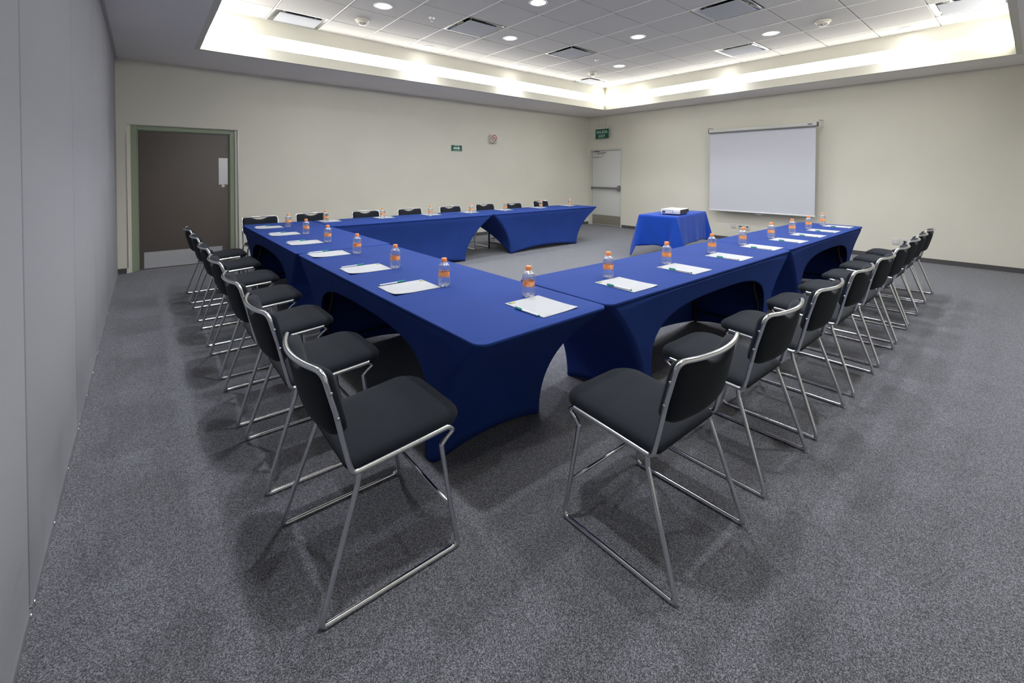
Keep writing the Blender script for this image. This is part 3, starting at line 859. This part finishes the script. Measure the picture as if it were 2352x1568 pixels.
# row along the partition (sitters face +x): pad top points to +x -> rotate -90
base_b = [(1.742, -1.161), (1.734, -0.482), (1.733, 0.279), (1.739, 1.094), (1.741, 1.884), (1.748, 2.732)]
base_p = [(1.553, -1.060), (1.548, -0.380), (1.530, 0.401), (1.545, 1.196), (1.542, 2.010), (1.538, 2.820)]
for i in range(6):
    nm = ('nearest the camera in the partition row' if i == 0 else 'farthest in the partition row, by the brown door' if i == 5 else ORD[i] + ' from the camera in the partition row')
    set_place('base', base_b[i], (base_p[i][0], base_p[i][1], -90 + random.uniform(-1, 1)), (-0.142, -0.045, 2.5 + random.uniform(-2, 2), 0.0), 2 if i < 3 else 1, nm, 'of the partition row', 0)
# right row (sitters face +y)
right_b = [(1.994, -1.671), (2.723, -1.674), (3.444, -1.682), (4.197, -1.681), (4.892, -1.658), (5.613, -1.662), (6.251, -1.665), (6.888, -1.650), (7.535, -1.630)]
right_p = [(1.917, -1.852), (2.655, -1.865), (3.385, -1.860), (4.137, -1.857), (4.880, -1.838), (5.575, -1.845), (6.205, -1.843), (6.820, -1.830), (7.515, -1.815)]
for i in range(9):
    nm = ('nearest the camera, on the corner of the two near rows' if i == 0 else 'farthest in the right row, nearest the screen wall' if i == 8 else ORD[i] + ' from the camera in the right row')
    set_place('right', right_b[i], (right_p[i][0], right_p[i][1], random.uniform(-1.5, 1.5)), (-0.118 if i else -0.134, -0.035, 1.5 + random.uniform(-2, 2), 0.0035 if i else 0.0), 1 if i < 2 else 0, nm, 'of the right row', 0)
# back row (sitters face -y)
back_b = [(2.290, 2.950), (3.130, 2.925), (3.935, 2.870), (4.735, 2.850), (5.530, 2.865), (6.475, 2.890), (7.380, 2.930)]
back_p = [(2.400, 3.130), (3.240, 3.130), (4.080, 3.110), (4.860, 3.090), (5.690, 3.110), (6.620, 3.120), (7.560, 3.160)]
for i in range(7):
    nm = ('first from the brown door in the back row' if i == 0 else 'last in the back row, nearest the exit door' if i == 6 else ORD[i] + ' from the brown door in the back row')
    set_place('back', back_b[i], (back_p[i][0], back_p[i][1], 180 + random.uniform(-2, 2)), (-0.140, -0.02, 2 + random.uniform(-2, 2), 0.0), 0, nm, 'of the back row', 0)

# ================================================================== PROJECTOR TABLE
PT = dict(c=(7.725, 0.700), L=1.50, W=0.66, rot=R(8.5))
t = empty('projector_table', (PT['c'][0], PT['c'][1], 0), PT['rot'])
tag(t, 'small table hidden under the bright blue cloth, in front of the screen', 'table')
obj('tabletop', bx(-PT['L'] / 2 + 0.01, PT['L'] / 2 - 0.01, -PT['W'] / 2 + 0.01, PT['W'] / 2 - 0.01, TH - 0.035, TH - 0.006, bev=0.004), 'under', t)
obj('pedestal', lt([(0.03, 0.02), (0.03, TH - 0.035)], 12), 'black', t, smooth=True)
obj('base_plate', lt([(0.19, 0.002), (0.19, 0.012), (0.05, 0.022), (0.031, 0.03)], 24), 'black', t, smooth=True)
def drape(L_, W_):
    bm = bmesh.new()
    hx, hy, r = L_ / 2, W_ / 2, 0.02
    pts, nrm, corner = [], [], []
    cor = [(1, 1, 0), (-1, 1, 90), (-1, -1, 180), (1, -1, 270)]
    for ci, (sx, sy, ang) in enumerate(cor):
        for k in range(13):
            a = R(ang + 90 * k / 12)
            pts.append((sx * (hx - r) + r * math.cos(a), sy * (hy - r) + r * math.sin(a)))
            nrm.append((math.cos(a), math.sin(a))); corner.append(math.sin(math.pi * k / 12) ** 1.0)
        nx = cor[(ci + 1) % 4]; a2 = R(nx[2])
        A = pts[-1]; B = (nx[0] * (hx - r) + r * math.cos(a2), nx[1] * (hy - r) + r * math.sin(a2))
        ns = 44 if ci in (0, 2) else 22
        for k in range(1, ns):
            s = k / ns
            pts.append((A[0] + (B[0] - A[0]) * s, A[1] + (B[1] - A[1]) * s)); nrm.append((math.cos(a2), math.sin(a2)))
            corner.append(0.0)
    N = len(pts)
    # arc length for the ripples
    S = [0]
    for i in range(1, N): S.append(S[-1] + math.hypot(pts[i][0] - pts[i - 1][0], pts[i][1] - pts[i - 1][1]))
    rings = [[(p[0] - n[0] * 0.012, p[1] - n[1] * 0.012, TH + 0.001) for p, n in zip(pts, nrm)],
             [(p[0] - n[0] * 0.003, p[1] - n[1] * 0.003, TH - 0.001) for p, n in zip(pts, nrm)]]
    nt_ = 16
    for j in range(1, nt_ + 1):
        t_ = j / nt_
        ring = []
        for i in range(N):
            # distance to the nearest corner along the hem
            dc = min(math.hypot(pts[i][0] - sx * hx, pts[i][1] - sy * hy) for sx, sy in ((1, 1), (1, -1), (-1, 1), (-1, -1)))
            near = math.exp(-(dc / 0.10) ** 2)
            drop = 0.490 + 0.19 * near * corner[i] + 0.05 * math.exp(-(dc / 0.2) ** 2)
            rip = 0.009 * math.sin(S[i] * 9.0 + 0.9 * math.sin(S[i] * 4)) + 0.003 * math.sin(S[i] * 23 + 1.3)
            fold = -0.05 * math.exp(-((dc - 0.10) / 0.045) ** 2) * (1 - corner[i])
            out = t_ * (0.035 + 0.11 * near) + (rip + fold) * t_ ** 1.3
            z = TH - 0.004 - drop * t_ * (1 - 0.03 * near)
            ring.append((pts[i][0] + nrm[i][0] * out, pts[i][1] + nrm[i][1] * out, z))
        rings.append(ring)
    vr = loft(bm, rings, cap0=False, cap1=False)
    bm.faces.new(vr[0])
    return bm
cl_ = obj('tablecloth', drape(PT['L'], PT['W']), 'cloth', smooth='all', loc=(PT['c'][0], PT['c'][1], 0), rotz=PT['rot'])
sm = cl_.modifiers.new('thickness', 'SOLIDIFY'); sm.thickness = 0.0025; sm.offset = -1
tag(cl_, 'bright blue cloth draped over the projector table', 'tablecloth')

pr = empty('projector', (7.475, 0.540, TH + 0.002), R(11))
tag(pr, 'white projector on the bright blue cloth', 'projector')
PL, PW = 0.245, 0.165
bm = bmesh.new()
loft(bm, [[(x, y, z) for x, y in rrect(PL - i_, PW - i_, 0.02, 4)] for i_, z in ((0.02, 0.016), (0.006, 0.024), (0.0, 0.045), (0.0, 0.085), (0.004, 0.096), (0.014, 0.100))])
obj('shell', bm, 'proj_white', pr, smooth=True)
gr = obj('vent_grille', bx(-PL + 0.03, PL - 0.012, -PW - 0.0015, -PW + 0.004, 0.030, 0.092), 'proj_dark', pr)
for k in range(9):
    obj('louvre', bx(-PL + 0.035, PL - 0.017, -PW - 0.004, -PW - 0.001, 0.0335 + k * 0.0064, 0.0355 + k * 0.0064), 'proj_dark', gr)
ln = lt([(0.045, 0), (0.045, 0.012), (0.036, 0.014), (0.034, 0.004), (0.0001, 0.006)], 20, cap=False)
bmesh.ops.rotate(ln, verts=ln.verts[:], cent=(0, 0, 0), matrix=Matrix.Rotation(R(90), 3, 'Y'))
obj('lens', ln, 'proj_dark', pr, smooth=True, loc=(PL, 0.07, 0.058))
obj('power_socket', bx(-PL - 0.002, -PL + 0.004, PW - 0.085, PW - 0.035, 0.040, 0.068), 'blind', pr)
for k in range(6):
    obj('port', bx(-PL - 0.002, -PL + 0.003, PW - 0.035 - k * 0.034 - 0.018, PW - 0.035 - k * 0.034, 0.079, 0.088), 'blind', pr)
obj('port', bx(-PL - 0.002, -PL + 0.003, -0.06, -0.04, 0.050, 0.058), 'blind', pr)
for sx, sy in ((-1, -1), (-1, 1), (1, -1), (1, 1)):
    obj('foot', lt([(0.012, 0.0), (0.012, 0.010), (0.009, 0.020)], 12), 'blind', pr, smooth=True, loc=(sx * (PL - 0.04), sy * (PW - 0.04), 0))

# ================================================================== PROJECTION SCREEN
sx0 = X1 - 0.20
ps = empty('projection_screen', (sx0, 0.152, 0))
tag(ps, 'white pull-down projection screen hanging on the far wall', 'projection screen')
SY0, SY1 = -0.848 - 0.152, 1.160 - 0.152
cs = obj('case', bx(-0.035, 0.035, SY0 - 0.02, SY1 + 0.02, 2.360, 2.435, bev=0.012), 'case', ps, smooth=True)
obj('case_slot', bx(-0.037, 0.020, SY0 - 0.012, SY1 + 0.014, 2.352, 2.376, bev=0.003), 'case_dark', cs)
obj('badge', bx(-0.0365, -0.034, SY0 + 0.05, SY0 + 0.125, 2.395, 2.412), 'blue_tag', cs)
for s, yy in ((0, SY0 - 0.026), (1, SY1 + 0.026)):
    obj('end_cap', bx(-0.038, 0.038, yy - 0.008, yy + 0.008, 2.356, 2.440, bev=0.004), 'case_dark', cs, smooth=True)
    br = obj('wall_bracket', tb(fillet([(0.0, yy + (0.02 if s else -0.02), 2.41), (0.0, yy + (0.02 if s else -0.02), 2.475), (0.195, yy + (0.02 if s else -0.02), 2.475)], 0.01), 0.008, 6), 'case', ps, smooth=True)
    obj('bracket_plate', bx(0.185, 0.1995, yy + (0.02 if s else -0.02) - 0.02, yy + (0.02 if s else -0.02) + 0.02, 2.36, 2.50), 'white_pl', ps)
    obj('hook', tb([(0.0, yy + (0.02 if s else -0.02), 2.41), (0.0, yy + (0.0 if s else 0.0), 2.405)], 0.006, 6), 'case_dark', br)
bm = bmesh.new()
rows = []
for j in range(13):
    z = 2.36 - (2.36 - 0.668) * j / 12
    rows.append([bm.verts.new((0.0, SY0 + (SY1 - SY0) * i / 16, z)) for i in range(17)])
for a, b in zip(rows, rows[1:]):
    for i in range(16): bm.faces.new((a[i], a[i + 1], b[i + 1], b[i]))
sh = obj('screen_sheet', bm, 'screen', ps)
s_ = sh.modifiers.new('thickness', 'SOLIDIFY'); s_.thickness = 0.0015
bb = obj('bottom_bar', bx(-0.012, 0.012, SY0 - 0.01, SY1 + 0.01, 0.648, 0.672, bev=0.006), 'white_metal', ps, smooth=True)
obj('pull_handle', tb(fillet([(0, -0.02 + 0.055, 0.65), (0, -0.02 + 0.045, 0.622), (0, -0.02 - 0.045, 0.622), (0, -0.02 - 0.055, 0.65)], 0.012), 0.004, 6), 'white_metal', bb, smooth=True)

# ================================================================== SIGNS
# hanging exit sign
es = empty('exit_sign', (X1 - 0.10, 4.255, 2.44)); tag(es, 'green hanging sign reading SALIDA EXIT above the exit door', 'sign')
obj('panel', bx(-0.006, 0.006, -0.225, 0.225, 0.0, 0.262, bev=0.002), 'sign_green', es)
obj('header_strip', bx(-0.010, 0.010, -0.235, 0.235, 0.262, 0.312, bev=0.003), 'sign_white', es)
for s_txt, z, sz in (('SALIDA', 0.178, 0.118), ('EXIT', 0.062, 0.110)):
    me = text_mesh(s_txt, sz); me.materials.append(M['sign_txt'])
    o = bpy.data.objects.new('lettering', me); link(o, es)
    # face -x, reading direction -y
    o.rotation_euler = Matrix(((0, 0, -1), (-1, 0, 0), (0, 1, 0))).to_euler()
    o.location = (-0.0075, 0, z)
for yy in (-0.14, 0.12):
    obj('hook', tb([(0, yy, 0.312), (0, yy, 0.335)], 0.004, 6), 'case_dark', es)
    obj('wire', tb([(0, yy, 0.33), (0, yy, HC - 2.44)], 0.0018, 5), 'case_dark', es)

# evacuation route sign on the wall_back
rs = empty('route_sign', (5.71, Y1, 2.02)); tag(rs, 'green evacuation route sign with a white arrow on the wall', 'sign')
obj('panel', bx(-0.142, 0.142, -0.006, -0.0005, -0.066, 0.066, bev=0.001, seg=1), 'sign_green', rs)
bm = bmesh.new()
ar = [(-0.085, -0.015), (0.045, -0.015), (0.045, -0.034), (0.088, 0.0), (0.045, 0.034), (0.045, 0.015), (-0.085, 0.015)]
loft(bm, [[(x, -0.0062, z) for x, z in ar], [(x, -0.0080, z) for x, z in ar]])
obj('arrow', bm, 'sign_txt', rs)
for s_txt, z, sz in (('RUTA DE', 0.048, 0.030), ('EVACUACION', -0.048, 0.030)):
    me = text_mesh(s_txt, sz); me.materials.append(M['sign_txt'])
    o = bpy.data.objects.new('lettering', me); link(o, rs)
    o.rotation_euler = (R(90), 0, 0); o.location = (0, -0.0072, z)

# no smoking sign box
ns_ = empty('no_smoking_sign', (6.715, Y1, 2.28)); tag(ns_, 'small white no smoking sign with a red ring on the wall', 'sign')
obj('panel', bx(-0.085, 0.085, -0.085, -0.0005, -0.095, 0.095, bev=0.002), 'sign_white', ns_)
bm = bmesh.new(); n = 32
ring_o = [(0.076 * math.cos(2 * math.pi * k / n), 0.076 * math.sin(2 * math.pi * k / n)) for k in range(n)]
ring_i = [(0.060 * math.cos(2 * math.pi * k / n), 0.060 * math.sin(2 * math.pi * k / n)) for k in range(n)]
loft(bm, [[(x, -0.086, z + 0.016) for x, z in ring_i], [(x, -0.0875, z + 0.016) for x, z in ring_i], [(x, -0.0875, z + 0.016) for x, z in ring_o], [(x, -0.086, z + 0.016) for x, z in ring_o]], cap0=False, cap1=False)
obj('red_ring', bm, 'red', ns_)
bm = bx(-0.062, 0.062, -0.0876, -0.086, -0.008, 0.008)
bmesh.ops.rotate(bm, verts=bm.verts[:], cent=(0, 0, 0), matrix=Matrix.Rotation(R(45), 3, 'Y'))
obj('red_slash', bm, 'red', ns_, loc=(0, 0, 0.016))
obj('cigarette', bx(-0.040, 0.026, -0.0868, -0.0858, -0.001, 0.013), 'ink_black', ns_)
obj('smoke', tb([(0.030, -0.0862, 0.014), (0.036, -0.0862, 0.028), (0.028, -0.0862, 0.04)], 0.003, 5), 'ink_black', ns_)
me = text_mesh('NO FUMAR', 0.030); me.materials.append(M['ink_black'])
o = bpy.data.objects.new('lettering', me); link(o, ns_); o.rotation_euler = (R(90), 0, 0); o.location = (0, -0.0865, -0.077)

# wall plates on the screen wall
def plate(y, z, wd, ht, kind, lab):
    p = empty('wall_plate', (X1, y, z)); tag(p, lab, 'outlet', 'wall plates under the screen wall')
    obj('cover', bx(-0.009, -0.0005, -wd / 2, wd / 2, -ht / 2, ht / 2, bev=0.003), 'white_pl', p, smooth=True)
    if kind == 'duplex':
        for zz in (-0.022, 0.022):
            s = obj('socket', bx(-0.0115, -0.008, -0.017, 0.017, zz - 0.015, zz + 0.015, bev=0.003), 'pen_white', p, smooth=True)
            for yy in (-0.006, 0.006): obj('slot', bx(-0.0120, -0.0112, yy - 0.0012, yy + 0.0012, zz - 0.005, zz + 0.006), 'blind', s)
    elif kind == 'jack':
        obj('jack', bx(-0.0115, -0.008, -0.016, 0.016, -0.014, 0.016, bev=0.003), 'blind', p, smooth=True)
    elif kind == 'blank':
        for zz in (-0.04, 0.04): obj('screw', bx(-0.0105, -0.0085, -0.003, 0.003, zz - 0.003, zz + 0.003), 'alu', p)
    elif kind == 'video':
        obj('connector', bx(-0.014, -0.008, -0.03, 0.03, -0.008, 0.012, bev=0.003), 'blind', p, smooth=True)
plate(-1.990, 0.310, 0.098, 0.118, 'duplex', 'white wall outlet with two sockets, left of the pair by the chairs')
plate(-2.104, 0.312, 0.085, 0.115, 'jack', 'cream wall plate with one black jack, right of the pair by the chairs')
plate(0.722, 0.326, 0.105, 0.110, 'blank', 'blank grey wall plate, leftmost of the three below the screen')
plate(0.566, 0.320, 0.105, 0.120, 'video', 'wall plate with black connector, middle of the three below the screen')
plate(0.430, 0.318, 0.095, 0.125, 'jack', 'wall plate with black jack, rightmost of the three below the screen')

# ================================================================== CEILING FITTINGS
def make_down(label, grp, x, y):
    d = empty('downlight', (x, y, HR - 0.0035))
    tag(d, label, 'ceiling light', grp)
    return d
dl_trim = mesh_from(lt([(0.094, 0.002), (0.096, -0.006), (0.115, -0.007), (0.122, -0.003), (0.122, 0.0)], 32, cap=False), 'trim_ring', 'trim', 'all')
dl_lens = mesh_from(lt([(0.095, 0.0005), (0.095, -0.0015), (0.07, -0.003), (0.0005, -0.0035)], 32, cap=False), 'lens', 'lens', 'all')
def lamp_data(name, watts, spread):
    l = bpy.data.lights.new(name, 'AREA'); l.shape = 'DISK'; l.size = 0.13; l.energy = watts; l.color = DOWN_COL; l.spread = R(spread)
    return l
lamp_open, lamp_edge = lamp_data('downlight_lamp', DOWN_W, 150), lamp_data('edge_downlight_lamp', EDGE_W, 115)
def downlight(x, y, label, edge, grp='recessed downlights in the tiled ceiling'):
    d = make_down(label, grp, x, y)
    obj('trim_ring', dl_trim, None, d); obj('lens', dl_lens, None, d)
    lo = bpy.data.objects.new('lamp', lamp_edge if edge else lamp_open); link(lo, d); lo.location = (0, 0, -0.006)
DL = 'round recessed ceiling downlight, '
for x, y, l_ in [
    (2.728, 1.974, 'glowing, at the top left above the smoke detector'), (4.196, 0.584, 'glowing, cut by the top edge of the picture'), (4.870, 1.946, 'glowing, right of the square vent with the dark opening'),
    (6.380, 0.580, 'glowing, in the middle of the tiled ceiling'), (7.799, -0.847, 'glowing, between the right vents and the smoke detector'), (7.722, 1.922, 'glowing, smallest one toward the far corner'),
    (1.254, 3.290, 'washed out at the far left corner of the tray'), (4.110, 3.270, 'washed out along the left cove, below the first large vent'), (6.208, 3.266, 'washed out along the left cove toward the far corner'),
    (9.100, 0.491, 'washed out along the right cove, left of the lit vent'), (9.110, -2.257, 'washed out along the right cove near the picture edge'), (9.077, 2.560, 'washed out along the right cove near the far corner')]:
    downlight(x, y, DL + l_, 'washed' in l_)
for x, y in [(1.18, -2.26), (1.18, 0.49), (2.73, -0.85), (4.87, -1.72), (4.11, -3.05), (6.21, -3.05), (7.00, -2.26)]:
    downlight(x, y, DL + 'above the picture frame over the nearer tables', False)

def vent(i, j, label):
    x0, x1, y0, y1 = xs[i] + 0.012, xs[i + 1] - 0.012, ys[j] + 0.012, ys[j + 1] - 0.012
    v = empty('ceiling_vent', ((x0 + x1) / 2, (y0 + y1) / 2, HR)); tag(v, label, 'ceiling vent', 'square ceiling vents')
    hx, hy = (x1 - x0) / 2, (y1 - y0) / 2
    bm = bmesh.new()
    rings = []
    for k, (ins, z) in enumerate(((0.0, 0.0), (0.012, -0.002), (0.025, 0.003), (0.07, 0.035), (0.13, 0.075), (0.17, 0.10))):
        rings.append([(x, y, z) for x, y in rrect(hx - ins, hy - ins, 0.012 + ins * 0.9, 5)])
    loft(bm, rings, cap0=False, cap1=False)
    obj('back_pan', bm, 'vent_pan', v, smooth=True)
    rr_ = min(hx, hy) - 0.16
    obj('collar_dark_disc', lt([(rr_ + 0.055, 0.100), (rr_ + 0.050, 0.094), (rr_ + 0.045, 0.099), (0.001, 0.0995)], 28, cap=False), 'dark_void', v, smooth=True)  # near-black disc closes the collar, painting the shade inside the duct
    obj('collar_flange', bx(-hx + 0.15, hx - 0.15, -hy + 0.15, hy - 0.15, 0.1005, 0.103), 'vent_pan', v)
    obj('plaque', bx(-hx + 0.068, hx - 0.068, -hy + 0.068, hy - 0.068, -0.016, -0.010, bev=0.002), 'vent_plate', v)
    for sx_ in (-1, 1):
        for sy_ in (-1, 1):
            obj('hanger', bx(sx_ * (hx - 0.14) - 0.005, sx_ * (hx - 0.14) + 0.005, sy_ * (hy - 0.14) - 0.005, sy_ * (hy - 0.14) + 0.005, -0.011, 0.075), 'white_metal', v)
VL = ['square ceiling vent at the far left, lit by the cove', 'large square ceiling vent at the upper left with a dark opening', 'square ceiling vent in the middle of the tiled ceiling',
      'small square vent at the far corner of the tray', 'large square vent cut by the top edge right of centre', 'bright square vent beside the right cove', 'square vent in the upper right corner of the tray',
      'square ceiling vent above the partition row, out of view', 'square ceiling vent above the right row, out of view']
for (c_, l_) in zip(VENTS, VL):
    vent(*cell(*c_), l_)

def smoke(x, y, label):
    s = empty('smoke_detector', (x, y, HR - 0.0035)); tag(s, label, 'smoke detector', 'smoke detectors')
    obj('base', lt([(0.098, 0.0), (0.098, -0.014), (0.090, -0.022)], 24, cap=True), 'detector', s, smooth=True)
    obj('chamber', lt([(0.080, -0.020), (0.070, -0.050), (0.045, -0.070), (0.0005, -0.076)], 24, cap=False), 'detector', s, smooth=True)
    for k in range(8):
        a = k * math.pi / 4
        obj('slot', bx(-0.011, 0.011, -0.002, 0.003, -0.032, -0.024), 'blind', s, loc=(0.060 * math.cos(a), 0.060 * math.sin(a), -0.030), rotz=a + math.pi / 2)
smoke(2.720, 2.665, 'cream smoke detector at the upper left of the tiled ceiling')
smoke(7.772, -1.536, 'cream smoke detector at the upper right of the tiled ceiling')
smoke(7.755, 2.645, 'small cream smoke detector near the far corner of the ceiling')
def sprinkler(x, y, label):
    s = empty('sprinkler', (x, y, HR - 0.0035)); tag(s, label, 'sprinkler', 'ceiling sprinklers')
    obj('escutcheon', lt([(0.048, 0.0), (0.043, -0.007), (0.012, -0.010)], 20), 'trim', s, smooth=True)
    obj('head', lt([(0.010, -0.008), (0.010, -0.024), (0.005, -0.028), (0.005, -0.045)], 12), 'alu', s, smooth=True)
    obj('deflector', lt([(0.016, -0.045), (0.016, -0.048), (0.004, -0.049)], 12), 'alu', s, smooth=True)
sprinkler(3.434, 1.943, 'small sprinkler head left of the large upper left vent')
sprinkler(7.004, 1.908, 'small sprinkler head right of the middle vent')
